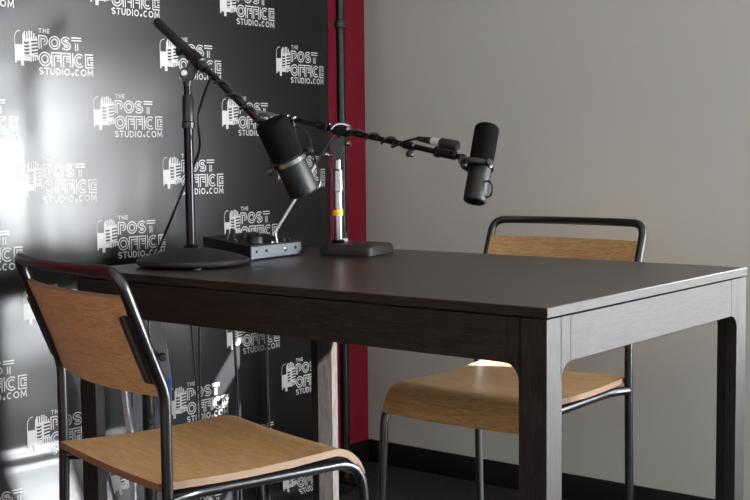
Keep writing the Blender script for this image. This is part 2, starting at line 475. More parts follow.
S0, S1, VT, VB = -1.78, -.294, 1.98, -.06
bn = MB()
ss = [S0 + (S1 - S0) * i / 70 for i in range(71)]
vs = [VB + (.06 - VB) * i / 12 for i in range(12)] + [.06 + (.40 - .06) * i / 34 for i in range(34)] + [.40 + (VT - .40) * i / 60 for i in range(61)]
grid = [[bn.vert(surf(s, v)) for v in vs] for s in ss]
for i in range(len(ss) - 1):
    for j in range(len(vs) - 1):
        bn.face([grid[i][j], grid[i + 1][j], grid[i + 1][j + 1], grid[i][j + 1]], M['vinyl'], True)
back_ = [[bn.vert(surfn(s, v, -.0012)) for v in (vs[0], vs[-1])] for s in ss]
for i in range(len(ss) - 1):                                   # turned hems at top and bottom
    for j, jj in ((0, 0), (1, len(vs) - 1)):
        bn.face([grid[i][jj], grid[i + 1][jj], back_[i + 1][j], back_[i][j]], M['vinyl'])

def arcp(cx, cy, rx, ry, a0, a1, n=10):
    return [(cx + rx * math.cos(math.radians(a0 + (a1 - a0) * k / n)), cy + ry * math.sin(math.radians(a0 + (a1 - a0) * k / n))) for k in range(n + 1)]
def glyph(c, w, h, d=0):
    """stroke paths (points, closed) in a w x h cell; d keeps the centre line inside the cell"""
    x0, x1, y0, y1 = d, w - d, d, h - d; m = h / 2; r = min(x1 - x0, y1 - y0) / 2
    if c == 'O':
        return [(arcp((x0 + x1) / 2, m, (x1 - x0) / 2, (y1 - y0) / 2, 0, 360, 22)[:-1], True)]
    if c == 'P':
        return [([(x0, 0)] + [(x0, y1)] + arcp(x1 - (y1 - m) * .62, (y1 + m * .82) / 2, (y1 - m) * .62, (y1 - m * .82) / 2, 90, -90, 8) + [(x0 + 2 * d, m * .82)], False)]
    if c == 'S':
        q = (y1 - y0) / 4; cx = w / 2; rx = (x1 - x0) / 2
        return [(arcp(cx, y1 - q, rx, q, 25, 270, 12) + arcp(cx, y0 + q, rx, q, 90, -155, 12)[1:], False)]
    if c == 'T': return [([(0, y1), (w, y1)], False), ([(w / 2, 0), (w / 2, y1 - 2 * d)], False)]
    if c == 'F': return [([(x0, 0), (x0, y1), (w, y1)], False), ([(x0 + 2 * d, m), (w, m)], False)]
    if c == 'I': return [([(w / 2, 0), (w / 2, h)], False)]
    if c == 'C': return [(arcp((x0 + x1) / 2, m, (x1 - x0) / 2, (y1 - y0) / 2, 48, 312, 16), False)]
    if c == 'E': return [([(w, y1), (x0, y1), (x0, y0), (w, y0)], False), ([(x0 + 2 * d, m), (w, m)], False)]
    if c == 'H': return [([(x0, 0), (x0, h)], False), ([(x1, 0), (x1, h)], False), ([(x0, m), (x1, m)], False)]
    if c == 'U': return [([(x0, h)] + arcp((x0 + x1) / 2, y0 + (x1 - x0) / 2, (x1 - x0) / 2, (x1 - x0) / 2, 180, 360, 8) + [(x1, h)], False)]
    if c == 'D': return [([(x0, y0), (x0, y1)] + arcp(x1 - (y1 - y0) * .48, m, (y1 - y0) * .48, (y1 - y0) / 2, 90, -90, 10), True)]
    if c == 'M': return [([(x0, 0), (x0 + .06 * w, h), (w / 2, h * .25), (x1 - .06 * w, h), (x1, 0)], False)]
    if c == '.': return [(arcp(w / 2, h * .22, w * .22, w * .22, 0, 360, 8)[:-1], True)]
    return []
def strip(path, closed, off, wd):
    """a ribbon of width wd running parallel to path at distance off: list of quads"""
    n = len(path); P = [V(p).to_2d() if len(p) > 2 else Vector(p) for p in path]; N = []
    for i in range(n):
        a = P[i - 1] if (closed or i) else P[i]; c = P[(i + 1) % n] if (closed or i < n - 1) else P[i]
        d1 = (P[i] - a); d2 = (c - P[i])
        d1 = d1.normalized() if d1.length > 1e-9 else d2.normalized(); d2 = d2.normalized() if d2.length > 1e-9 else d1
        n1 = Vector((-d1.y, d1.x)); n2 = Vector((-d2.y, d2.x)); mm = (n1 + n2)
        mm = mm.normalized() if mm.length > 1e-6 else n1
        N.append(mm / max(.45, mm.dot(n1)))
    q = []
    for i in range(n if closed else n - 1):
        j = (i + 1) % n
        q.append([P[i] + N[i] * (off - wd / 2), P[j] + N[j] * (off - wd / 2), P[j] + N[j] * (off + wd / 2), P[i] + N[i] * (off + wd / 2)])
    return q
def word(txt, ws, x, y, h, gap, style):
    out = []
    for c, w in zip(txt, ws):
        if style == 'double':
            for path, cl in glyph(c, w, h, h * .15):
                for o in (-.098 * h, .098 * h): out += strip([(x + a, y + b2) for a, b2 in path], cl, o, h * .088)
                if not cl:
                    pass
        else:
            for path, cl in glyph(c, w, h, h * .10): out += strip([(x + a, y + b2) for a, b2 in path], cl, 0, h * style)
        x += w + gap
    return out
def split_quad(x0, y0, x1, y1, n=1):
    return [[Vector((x0, y0)), Vector((x1, y0)), Vector((x1, y1)), Vector((x0, y1))]]
LOGO = []
LOGO += word('THE', [.0082, .0082, .0072], .003, .0950, .0105, .0030, .17)
LOGO += word('POST', [.0265, .0325, .0275, .0285], .001, .0585, .0320, .0015, 'double')
LOGO += word('OFFICE', [.0345, .0255, .0255, .0120, .0325, .0240], .000, .0190, .0340, -.0002, 'double')
LOGO += word('STUDIO.COM', [.0125, .0125, .0135, .0135, .0045, .0160, .0085, .0140, .0165, .0175], 0, 0, .0165, .0026, .17)
# mailbox turning into a studio microphone, left of the words
IX = -.0620
def rq(x0, y0, x1, y1): LOGO.extend(split_quad(IX + x0, y0, IX + x1, y1))
rq(.000, .034, .0255, .066)                                       # box front
LOGO += strip([(IX + a, c) for a, c in [(.0008, .064), (.0008, .078)] + arcp(.013, .080, .0122, .017, 180, 75, 7)], False, 0, .0018)
rq(.000, .0245, .0042, .034)                                    # foot
rq(.0150, .0180, .0235, .034)                                    # middle foot
rq(.0042, .0295, .0150, .034)
rq(.0235, .0295, .0400, .0400)
for k in range(4): rq(.0405 + k * .0058, .0280 + .0016 * k, .0440 + k * .0058, .0410)
rq(.0405, .0400, .0620, .0440)
# head of the microphone with slits
for k in range(6):
    a0 = .0255 + k * .0061; top = .0985 - (abs(k - 2.2) ** 2) * .0016
    rq(a0, .079, a0 + .0037, top)
LOGO += strip([(IX + .0225, .066), (IX + .0235, .088), (IX + .0285, .0965)], False, 0, .0040)
for k in range(5):                                              # grille bars, each gently bowed
    yy = .0445 + k * .0079
    LOGO += strip([(IX + .0225 + .0165 * i / 4, yy - .0022 * math.sin(PI * i / 4)) for i in range(5)], False, 0, .0032)
    LOGO += strip([(IX + .0445 + .0165 * i / 4, yy + .001 + .0022 * (i / 4)) for i in range(5)], False, 0, .0034)
rq(.0385, .040, .0445, .083)
rq(.0225, .0765, .0610, .0805)

for c in range(-1, 9):
    s_ = -1.310 + (c - 2) * .2108
    s_ += .040 * max(0, -.75 - s_)
    odd = (c % 2 == 0)
    for k in range(0, 7):
        z_ = (.154 if not odd else .004) + k * .2965 - .0055 + (s_ + 1.314) * .0140
        if s_ + IX > S1 - .03 or s_ + IX < S0: continue
        for q in LOGO:
            pts = [(s_ - .005 + p.x * .955, z_ + p.y) for p in q]
            if max(p[0] for p in pts) > S1 - .002 or min(p[0] for p in pts) < S0 + .01: continue
            if min(p[1] for p in pts) < VB + .005 or max(p[1] for p in pts) > VT - .03: continue
            bn.face([bn.vert(surfn(s2, v2, .0012)) for s2, v2 in pts], M['print'], True)
banner = bn.build('banner', None, None, recalc=False); banner.matrix_world = RM
tag(banner, 'black vinyl banner printed all over with white mailbox and microphone logos on red wall', 'banner')

# banner stand
bs_o = room(BD - .012, -.236, 0)
t = thing('banner_stand', 'black tubular banner stand upright beside the banner against the red wall', 'stand', bs_o)
def R3(x, y, z): return room(x, y, z)
b = MB(bs_o); b.tube([R3(BD - .012, -.236, .012), R3(BD - .012, -.236, 2.0)], .0138, seg=20); b.build('upright', M['stand_black'], t)
for zc in (1.365, .74):
    b = MB(bs_o); b.lathe([(.0138, 0), (.0185, .003), (.0185, .022), (.0138, .026)], R3(BD - .012, -.236, zc), (0, 0, 1), seg=20); b.build('collar', M['stand_grey'], t)
b = MB(bs_o); b.tube([R3(BD - .012, -1.86, 2.0), R3(BD - .012, -.236, 2.0)], .0138, seg=16); b.build('crossbar', M['stand_black'], t)
b = MB(bs_o); b.tube([R3(BD - .012, -1.86, .012), R3(BD - .012, -1.86, 2.0)], .0138, seg=20); b.build('upright', M['stand_black'], t)
for yy in (-.236, -1.86):
    b = MB(bs_o); b.box((-.07, -.03, 0), (.07, .03, .012), bevel=.003, R=Matrix.Rotation(-WY, 3, 'Z'), c=R3(BD - .012, yy, 0)); b.build('foot', M['stand_black'], t)

# ------------------------------------------------------------------ round-base boom stand
c0 = on(193, 265.5, .75); Y1 = c0.y
t = thing('microphone_stand', 'black boom microphone stand with a round dome base at the left of the table', 'stand', c0)
b = MB(c0)
b.lathe([(.0, .004), (.118, .004), (.1245, .007), (.126, .012), (.123, .0165), (.105, .0225), (.075, .0305), (.04, .0375), (.02, .0405), (0, .041)], c0, (0, 0, 1), seg=64)
b.build('base', M['cast'], t)
for k in range(3):
    a = -1.35 + 2.09 * k
    b = MB(c0); b.lathe([(.010, 0), (.010, .0055)], c0 + V((.108 * math.cos(a), .108 * math.sin(a), 0)), (0, 0, 1), seg=14); b.build('foot', M['rubber'], t)
def up1(py): return at(190.5, py, Y1).z
pz = lambda z: V((c0.x - .0035, c0.y, z))
b = MB(c0); b.lathe([(.016, 0), (.0165, .006), (.012, .009)], pz(.789), (0, 0, 1), seg=24); b.build('collar', M['dark_chrome'], t)
b = MB(c0); b.tube([pz(.789), pz(up1(126))], .0106, seg=24); b.build('pole', M['dark_chrome'], t)
b = MB(c0); b.lathe([(.0106, 0), (.0148, .001), (.0148, .014), (.0128, .016), (.0128, .070), (.0098, .075)], pz(up1(128.5)), (0, 0, 1), seg=24); b.build('clutch', M['stand_black'], t)
b = MB(c0); b.tube([pz(up1(102)), pz(up1(82))], .0082, seg=20); b.build('inner_pole', M['dark_chrome'], t)
# boom axis
E1, E2 = at(157, 21.5, 2.80), at(284, 145.5, 2.50)
ba = (E2 - E1).normalized()
def near_axis(px, py, P, d):      # the point of the line P+d*s seen nearest to the picture point
    best = None
    for i in range(0, 1001):
        q = P + d * (i / 1000)
        r_ = q - EYE; dep = r_.dot(_fw); x = 375 + F * r_.dot(_rt) / dep; y = 250 - F * r_.dot(_up) / dep
        e = (x - px) ** 2 + (y - py) ** 2
        if best is None or e < best[0]: best = (e, q)
    return best[1]
dB = E2 - E1
pv = near_axis(196, 60, E1, dB)
g0 = near_axis(205, 70, E1, dB)
b = MB(c0); b.tube([E1 + ba * .01, E2], .0075, seg=16); bo = b.build('boom', M['boom_chrome'], t)
b = MB(c0); b.tube([E1, E1 + ba * .004, g0 - ba * .004, g0], [.0098, .0115, .0115, .0098], seg=20); b.build('boom_sleeve', M['rubber'], bo)
hub = pz(up1(74.5))
b = MB(c0)
sidev = V((0, -1, 0))
b.lathe([(0, -.014), (.0155, -.014), (.0165, -.011), (.0165, .011), (.0155, .014), (0, .014)], hub, sidev, seg=26)
b.tube([pz(up1(86)), hub], [.009, .011], seg=16)
b.box((-.011, -.009, -.021), (.013, .009, .021), bevel=.004, R=Matrix.Rotation(.42, 3, 'Y'), c=(hub + pv) / 2)
b.tube([pv - ba * .022, pv - ba * .02, pv + ba * .02, pv + ba * .022], [.011, .0155, .0155, .011], seg=20)
b.build('swivel', M['stand_black'], t)
b = MB(c0); b.lathe([(0, 0), (.006, 0), (.007, .002), (.007, .006), (0, .008)], hub + sidev * .014 + V((-.004, 0, .002)), sidev, seg=16); b.build('swivel_screw', M['steel'], t)
kn = near_axis(178, 42, E1, dB)
b = MB(c0); b.lathe([(.004, .010), (.004, .02), (.009, .021), (.009, .033), (.006, .035)], kn, V((.2, -.55, -.8)), seg=14); b.build('knob', M['rubber'], t)

# ------------------------------------------------------------------ square-base boom stand
Y2 = 2.96
bc = V((-.011, 2.868, .75)); e1 = V((-.886, .464, 0)); e2 = V((.464, .886, 0))
bctr = bc + e1 * .0725 + e2 * .065
t = thing('microphone_stand', 'chrome boom microphone stand with a heavy square base and amber tape band', 'stand', bctr)
Rb = Matrix.Rotation(math.atan2(-.464, .886), 3, 'Z')
b = MB(bctr)
# slab with rounded upper edge
def rr(hx_, hy_, r, n=5):
    out = []
    for cx, cy, a in ((hx_ - r, hy_ - r, 0), (-hx_ + r, hy_ - r, 90), (-hx_ + r, -hy_ + r, 180), (hx_ - r, -hy_ + r, 270)):
        for k in range(n + 1):
            q = math.radians(a + 90 * k / n); out.append((cx + r * math.cos(q), cy + r * math.sin(q)))
    return out
lev = [(0, .0), (.0, .013)] + [(.012 * (1 - math.cos(a)), .013 + .013 * math.sin(a)) for a in [PI / 2 * k / 5 for k in range(1, 6)]]
prev = None
for ins_, z in lev:
    ring = [b.vert(bctr + Rb @ V((x, y, z + .002))) for x, y in rr(.0725 - ins_, .065 - ins_, .012)]
    if prev:
        for k in range(len(ring)): b.face([prev[k], prev[(k + 1) % len(ring)], ring[(k + 1) % len(ring)], ring[k]], None, True)
    else: b.face(list(reversed(ring)))
    prev = ring
b.face(prev, None, True)
b.build('base', M['cast'], t, auto=50)
p2 = at(338.5, 245, Y2); pz2 = lambda z: V((p2.x, Y2, z))
u2 = lambda py: at(338.5, py, Y2).z
b = MB(bctr); b.lathe([(.016, 0), (.0165, .008), (.0125, .010)], pz2(.7775), (0, 0, 1), seg=24); b.build('collar', M['dark_chrome'], t)
b = MB(bctr); b.box((0, -.006, 0), (.024, .006, .011), bevel=.002, c=pz2(.7782)); b.build('latch', M['steel'], t)
b = MB(bctr); b.tube([pz2(.778), pz2(u2(190))], .0118, seg=28); po = b.build('pole', M['chrome'], t)
b = MB(bctr); b.tube([pz2(u2(215.5)), pz2(u2(209.5))], .0123, seg=28); o = b.build('tape_band', M['amber'], po); o['label'] = 'amber tape band'
b = MB(bctr); b.lathe([(.0118, 0), (.0145, .002), (.0145, .028), (.0136, .029), (.0136, .052), (.0100, .056)], pz2(u2(192)), (0, 0, 1), seg=28); b.build('clutch', M['chrome'], t)
b = MB(bctr); b.tube([pz2(u2(172)), pz2(u2(156))], .0092, seg=24); b.build('inner_pole', M['chrome'], t)
F1, F2 = at(252, 110.5, 3.10), at(463, 157.5, 2.69); fa = (F2 - F1).normalized(); dF = F2 - F1
pv2 = near_axis(341, 131.5, F1, dF)
b = MB(bctr); b.tube([F1, F1 + dF * .17], .0052, seg=14); o = b.build('boom_rod', M['steel'], t); o['label'] = 'thin bright rear rod of the boom'
b = MB(bctr); b.tube([F1 + dF * .16, F2], .0066, seg=16); bo = b.build('boom', M['boom_chrome'], t)
for px in (287, 294.5):
    q = near_axis(px, 120, F1, dF)
    b = MB(bctr); b.lathe([(.006, -.005), (.010, -.004), (.010, .004), (.006, .005)], q, fa, seg=18); b.build('ring', M['chrome'], bo)
q = near_axis(322, 127.5, F1, dF)
b = MB(bctr); b.lathe([(.0066, -.014), (.0105, -.013), (.0105, .012), (.0066, .014)], q, fa, seg=18); b.build('ring', M['stand_black'], bo)
q = near_axis(329, 128, F1, dF)
b = MB(bctr); b.lathe([(.0066, -.004), (.0108, -.003), (.0108, .003), (.0066, .004)], q, fa, seg=18); b.build('ring', M['chrome'], bo)
q = near_axis(294, 122, F1, dF)
b = MB(bctr); b.tube([q, q + V((0, -.006, -.016))], .003, seg=10); b.lathe([(.0, 0), (.006, .001), (.007, .005), (0, .010)], q + V((0, -.006, -.013)), (0, -.3, -1), seg=14); b.build('knob', M['chrome'], bo)
hub2 = pz2(u2(146))
b = MB(bctr)
prof2 = [(-.0165, .021), (.0165, .021), (.0175, .010), (.016, -.004), (.011, -.020), (.0095, -.034), (-.0095, -.034), (-.011, -.020), (-.016, -.004), (-.0175, .010)]
Rh = Matrix.Rotation(0, 3, 'Z')
bm_o = hub2
A_ = [b.vert(bm_o + V((x, -.011, z))) for x, z in prof2]; B_ = [b.vert(bm_o + V((x, .011, z))) for x, z in prof2]
for k in range(len(prof2)): b.face([A_[k], A_[(k + 1) % 10], B_[(k + 1) % 10], B_[k]], None, True)
b.face(A_); b.face(list(reversed(B_)))
b.tube([pv2 - fa * .026, pv2 - fa * .024, pv2 + fa * .024, pv2 + fa * .026], [.009, .0135, .0135, .009], seg=22)
b.build('swivel', M['stand_black'], t)
arc_ = [pv2 + V((math.cos(a) * .024, -.004, math.sin(a) * .017 - .002)) for a in [math.radians(165 - 150 * k / 12) for k in range(13)]]
b = MB(bctr); b.tube(arc_, .0042, seg=10); b.build('swivel_clip', M['chrome'], t)
b = MB(bctr); b.lathe([(.003, 0), (.003, .012), (.007, .013), (.0085, .018), (.007, .024), (0, .026)], hub2 + V((.010, -.002, .003)), (1, -.35, .15), seg=16); b.build('knob', M['chrome'], t)
b = MB(bctr); b.lathe([(.003, 0), (.003, .012), (.006, .013), (.0072, .017), (.006, .022), (0, .024)], hub2 + V((-.010, -.004, -.022)), (-1, -.3, .1), seg=16); b.build('knob', M['chrome'], t)
q = near_axis(409, 147, F1, dF)
b = MB(bctr); b.lathe([(.0066, -.017), (.010, -.015), (.010, .015), (.0066, .017)], q, fa, seg=18); b.tube([q, q + V((0, -.004, -.016))], .004, seg=10)
b.lathe([(.004, 0), (.0085, .002), (.010, .008), (.0085, .013), (0, .015)], q + V((.001, -.004, -.012)), (0, -.25, -1), seg=18); b.build('boom_clamp', M['stand_black'], bo)
q = near_axis(436, 152, F1, dF)
b = MB(bctr); b.lathe([(.0068, 0), (.013, .001), (.013, .010), (.0105, .012), (.0105, .054), (.007, .058)], q, fa, seg=20); b.build('end_sleeve', M['stand_black'], bo)

# ------------------------------------------------------------------ broadcast microphones
def microphone(label, top, bot, side, lead=None, boom_end=None, foam_r=.0305, body_r=.0275):
    """top = end of the foam, bot = end of the body; side = direction of the yoke pins"""
    ax = (bot - top); L = ax.length; ax.normalize(); mid = top + ax * L * .52
    side = (side - ax * side.dot(ax)).normalized(); back = ax.cross(side)
    if boom_end is not None and back.dot(boom_end - mid) < 0: back = -back
    t = thing('microphone', label, 'microphone', mid)
    fl = L * .50
    b = MB(mid)
    pr = [(0, 0), (foam_r * .55, .001)] + [(foam_r - .010 + .010 * math.sin(a), .010 - .010 * math.cos(a) + .001) for a in [PI / 2 * k / 6 for k in range(1, 7)]] + [(foam_r, fl * .5), (foam_r * .985, fl - .004), (foam_r * .96, fl), (0, fl)]
    b.lathe(pr, top, ax, seg=40); b.build('windscreen', M['foam'], t, auto=60)
    b = MB(mid)
    r = body_r
    b.lathe([(r * .95, fl - .001), (r, fl + .004), (r, fl + .018), (r * 1.005, fl + .02), (r, L - .006), (r * .97, L - .002), (r * .90, L), (r * .86, L - .002), (0, L - .002)], top, ax, seg=40)
    body = b.build('body', M['mic_body'], t, auto=50)
    b = MB(mid); b.lathe([(r + .0005, fl + .004), (r + .004, fl + .0045), (r + .0045, fl + .013), (r + .0005, fl + .0135)], top, ax, seg=40); b.build('ring', M['ring'], t, auto=40)
    b = MB(mid)
    for q, w in ((-.30, .006), (.0, .006), (.30, .004)):
        c = top + ax * (L - .0015) + side * (q * r)
        b.lathe([(w, -.001), (w, .0012), (w * .6, .0012), (w * .6, -.001)], c, ax, seg=14)
    b.build('socket', M['dark_chrome'], body)
    # yoke: a U of flat bar from pin to pin round the back
    cy = top + ax * (fl + .010)
    pts = []
    for k in range(17):
        a = PI * k / 16
        pts.append(cy + side * (math.cos(a) * (r + .0105)) + back * (math.sin(a) * (r + .020)))
    b = MB(mid); b.tube(pts, .0062, seg=10, flat=.45); b.build('yoke', M['bracket'], t, auto=50)
    for s in (-1, 1):
        b = MB(mid); b.lathe([(.003, 0), (.003, .007), (.0075, .0072), (.0085, .012), (.0075, .018), (0, .019)], cy + side * s * (r + .003), side * s, seg=18); b.build('yoke_knob', M['stand_black'], t)
    if boom_end is not None:
        e = cy + back * (r + .020)
        b = MB(mid); b.tube([e - back * .002, (e + boom_end) / 2 + V((0, 0, -.004)), boom_end], [.0085, .010, .0088], seg=14); b.build('yoke_mount', M['bracket'], t)
    if lead:
        b = MB(mid); b.tube(bez(lead, 8), .0023, seg=8); b.build('lead', M['cable'], t)
    return t

MT, MB_ = at(270.5, 119.5, 2.395), at(304.5, 193, 2.43)
lead1 = [at(*q) for q in ((301, 160, 2.475), (295, 128, 2.50), (307, 133, 2.48), (313, 152, 2.465), (318.5, 172, 2.45), (320, 183, 2.445), (315, 190, 2.44), (308, 189, 2.435))]
microphone('black broadcast microphone tilted diagonally on the round-base stand, in front of the banner', MT, MB_, V((.88, .35, -.40)), lead1, E2, .0338, .0308)
NT, NB = at(487.6, 125.2, 2.68), at(474.3, 202, 2.615)
lead2 = [at(*q) for q in ((486, 181, 2.62), (490, 182, 2.605), (492.6, 188, 2.60), (491, 195, 2.60), (486.5, 197.5, 2.61))]
NOP = microphone('black broadcast microphone hanging upright at the end of the right boom, before grey wall', NT, NB, V((.35, -.93, .1)), lead2, F2, .0272, .0250)

# ------------------------------------------------------------------ cables
def helix(P, d, s0, s1, turns, r, n=14):
    d = d.copy(); dn = d.normalized(); a = dn.orthogonal().normalized(); b2 = dn.cross(a); out = []
    N_ = int(turns * n)
    for i in range(N_ + 1):
        q = i / N_; an = 2 * PI * turns * q
        out.append(P + d * (s0 + (s1 - s0) * q) + (a * math.cos(an) + b2 * math.sin(an)) * r)
    return out
# cable of the left stand
hx1 = helix(E1, dB, .86, .46, 4, .0102)
pth = [at(*q) for q in ((210, 79, 2.655), (203, 98, 2.665), (198.5, 114, 2.675), (198.5, 128, 2.675), (200, 145, 2.70), (196, 160, 2.735), (187, 180, 2.74), (172, 217, 2.76), (158, 250, 2.80))]
endp = tab(.03, .34, .754)
pth2 = bez([hx1[-1]] + pth, 8)
o = MB(tab(.03, .3)); o.tube(hx1 + pth2[1:], .0031, seg=8)
o = o.build('microphone_cable', M['cable']); tag(o, 'black cable wound on the left boom and dropping past its pole to the table', 'cable')
# cable of the right stand: connector, wraps, taut run down to the mixer
xc0, xc1 = at(418, 138.5, 2.745), at(458, 146, 2.675); xa = (xc1 - xc0).normalized()
mx_in = at(273.5, 235, 2.90)
org = mx_in
t = thing('microphone_cable', 'black cable with silver banded connector running from the right boom down to the mixer', 'cable', org)
hx2 = helix(F1, dF, .70, .47, 3.0, .0100)
p_ = bez([xc0, at(410, 140, 2.76), at(400, 143.5, 2.775), at(392, 147, 2.785), hx2[0]], 8)
p3 = bez([hx2[-1], at(338, 128, 2.93), at(330, 141, 2.93), at(316, 164.5, 2.925)], 8)
b = MB(org); b.tube([at(316, 164.5, 2.925), at(298, 195, 2.915), mx_in], .0036, seg=12); o = b.build('lead', M['steel'], t); o['label'] = 'taut silver lead'
b = MB(org); b.tube(p_[:-1] + hx2 + p3[1:], .0029, seg=8); b.build('cord', M['cable'], t)
LX = (xc1 - xc0).length
b = MB(org); b.lathe([(.0032, -.004), (.0055, 0), (.0085, LX * .36)], xc0, xa, seg=20); b.build('boot', M['rubber'], t)
b = MB(org); b.lathe([(.0092, LX * .36), (.0092, LX * .57)], xc0, xa, seg=20); o = b.build('band', M['band'], t); o['label'] = 'silver connector band'
b = MB(org); b.lathe([(.0095, LX * .57), (.0118, LX * .60), (.0118, LX * .97), (.010, LX)], xc0, xa, seg=20); b.build('plug', M['rubber'], t)

# ------------------------------------------------------------------ small mixer
n0 = V((-.288, 2.795, .75)); m1 = V((.545, .838, 0)); m2 = V((-.838, .545, 0))
ML, MDp = .200, .145
t = thing('audio_mixer', 'small black audio mixer with knobs and a grey end panel, behind the dome base', 'mixer', n0 + m1 * ML / 2 + m2 * MDp / 2)
mo = t.location.copy()
def mxp(a, d, z): return n0 + m1 * a + m2 * d + V((0, 0, z))
ztop = lambda d: .033 + .020 * d / MDp
b = MB(mo)
prf = [(0.002, .006), (MDp, .006), (MDp, .053), (.0, .033), (.0, .010)]
for (a0, a1) in ((0.002, ML - .002),):
    A_ = [b.vert(mxp(a0, d, z)) for d, z in prf]; B_ = [b.vert(mxp(a1, d, z)) for d, z in prf]
    for k in range(5): b.face([A_[k], A_[(k + 1) % 5], B_[(k + 1) % 5], B_[k]])
    b.face(A_); b.face(list(reversed(B_)))
b.build('shell', M['mixer_body'], t)
b = MB(mo)
pts = [(0, .008), (ML * .90, .008), (ML * .955, .013), (ML * .955, .032), (0, .032)]
A_ = [b.vert(mxp(a, -.003, z)) for a, z in pts]; B_ = [b.vert(mxp(a, .001, z)) for a, z in pts]
for k in range(5): b.face([A_[k], A_[(k + 1) % 5], B_[(k + 1) % 5], B_[k]])
b.face(A_); b.face(list(reversed(B_)))
b.build('end_panel', M['mixer_panel'], t)
b = MB(mo); b.box((-.004, -.004, 0), (ML + .006, .006, .0035), R=Matrix((m1, m2, V((0, 0, 1)))).transposed(), c=n0 + V((0, 0, .0325))); b.build('top_lip', M['mixer_body'], t)
b = MB(mo); b.box((0, -.004, 0), (ML * .93, .004, .003), R=Matrix((m1, m2, V((0, 0, 1)))).transposed(), c=n0 + V((0, 0, .0045))); b.build('bottom_lip', M['mixer_panel'], t)
for a, r_, mm in ((.018, .0026, 'rubber'), (.055, .0028, 'rubber'), (.128, .0045, 'chrome'), (.168, .003, 'rubber')):
    b = MB(mo); b.lathe([(r_ * 1.3, 0), (r_ * 1.3, .002), (r_, .0025), (r_ * .6, .0035), (0, .0035)], mxp(a, -.003, .0205), -m2, seg=14); b.build('screw' if mm == 'rubber' else 'jack', M[mm], t)
tn = (V((0, 0, 1)) - m2 * (.020 / MDp)).normalized()
def knob(a, d, r_, h_, m, name='knob'):
    b = MB(mo); b.lathe([(r_ * 1.04, 0), (r_, h_ * .15), (r_ * .94, h_ * .9), (r_ * .85, h_), (0, h_)], mxp(a, d, ztop(d) - .0005), tn, seg=22); return b.build(name, m, t)
knob(.068, .040, .0215, .017, M['mixer_body'], 'jog_wheel')
for a, d, r_, h_ in ((.03, .095, .0042, .024), (.045, .088, .0042, .024), (.065, .110, .0045, .022), (.02, .06, .004, .006), (.10, .10, .005, .016), (.125, .075, .005, .014), (.155, .05, .006, .008), (.175, .06, .005, .010),
                     (.13, .03, .005, .006), (.155, .022, .004, .007), (.18, .025, .004, .006), (.11, .02, .004, .005), (.06, .012, .003, .004), (.02, .025, .003, .003)):
    knob(a, d, r_, h_, M['rubber'])
for a, d in ((.037, .075), (.10, .014)):
    knob(a, d, .003, .004, M['steel'], 'button')
b = MB(mo); q0 = mxp(.108, .006, .034); b.tube([q0, q0 + V((-.004, .0, .024))], .0028, seg=10); b.build('toggle', M['chrome'], t)
for a in (.012, ML - .02):
    for d in (.012, MDp - .014):
        b = MB(mo); b.lathe([(.007, 0), (.007, .007)], mxp(a, d, 0), (0, 0, 1), seg=12); b.build('foot', M['rubber'], t)

# ------------------------------------------------------------------ cables hanging behind the table
def hang(pts, label, r=.0028):
    base = V(pts[-1])
    b = MB(base); b.tube(bez(pts, 8), r, seg=8); o = b.build('hanging_cable', M['cable']); tag(o, label, 'cable', 'cables hanging under the table'); return o
def pix(q):
    r_ = V(q) - EYE; d = r_.dot(_fw); return 375 + F * r_.dot(_rt) / d
def drop(px, sway, label, r=.0028):
    """over the left table edge, where that edge is seen at px, then down to the floor"""
    y_in = min([TW * k / 400 for k in range(401)], key=lambda y: abs(pix(tab(-.008, y, .66)) - px))
    lat = _rt
    p = [tab(-.010, y_in, z) + lat * dx for z, dx in [(.66, 0)] + sway]
    te = tab(-.009, y_in, .735); st = tab(.012, y_in, .7532); ed = tab(-.002, y_in, .7560)
    end = p[-1].copy(); end.z = .005
    hang([st, ed, te] + p + [end + V((0, 0, .05)), end, end + V((-.03, .05, -.001))], label, r)
drop(190, [(.55, .006), (.42, .013), (.30, .014)], 'dark cable hanging under the table, leftmost of the two beside the grey chair back')
drop(200.5, [(.55, -.003), (.42, -.005), (.30, -.004)], 'dark cable hanging straight under the table, second from the left')
drop(231.5, [(.55, .005), (.42, .011), (.30, .013)], 'cable with a bright highlight hanging under the table, third from the left', .0034)
drop(265, [(.55, .002), (.42, .004), (.20, .007)], 'cable with a bright highlight hanging under the table, nearest the back table leg', .0034)

# ------------------------------------------------------------------ behind the left table leg: board, sheet and a short tripod
q = [on(0, 0, 0)] if False else None
def quad_plate(name, pts, th, nrm, m, parent=None, org=None):
    b = MB(org if org is not None else pts[0]); n = V(nrm).normalized()
    A_ = [b.vert(p) for p in pts]; B_ = [b.vert(V(p) + n * th) for p in pts]; k_ = len(pts)
    for k in range(k_): b.face([A_[k], A_[(k + 1) % k_], B_[(k + 1) % k_], B_[k]])
    b.face(A_); b.face(list(reversed(B_))); return b.build(name, m, parent)
rn = (RM.to_3x3() @ V((1, 0, 0)))
YB = 2.872
bo_ = at(150, 560, YB); bo_.z = .003
t = thing('foam_board', 'grey board with a blue lower corner standing under the left end of the table', 'board', bo_)
pl = [at(141, 308, YB), at(158, 308, YB), at(166, 345, YB), at(171, 379, YB), at(171, 560, YB), at(133, 560, YB), at(133, 380, YB)]
for p in pl:
    if p.z < .1: p.z = .003
quad_plate('panel', pl, .008, (0, 1, 0), M['board'], t, bo_)
o = quad_plate('printed_corner', [at(159, 384, YB - .001), at(171, 377.5, YB - .001), at(171, 412, YB - .001), at(159, 412, YB - .001)], .0012, (0, -1, 0), M['board_blue'], t, bo_); o['label'] = 'blue printed corner'
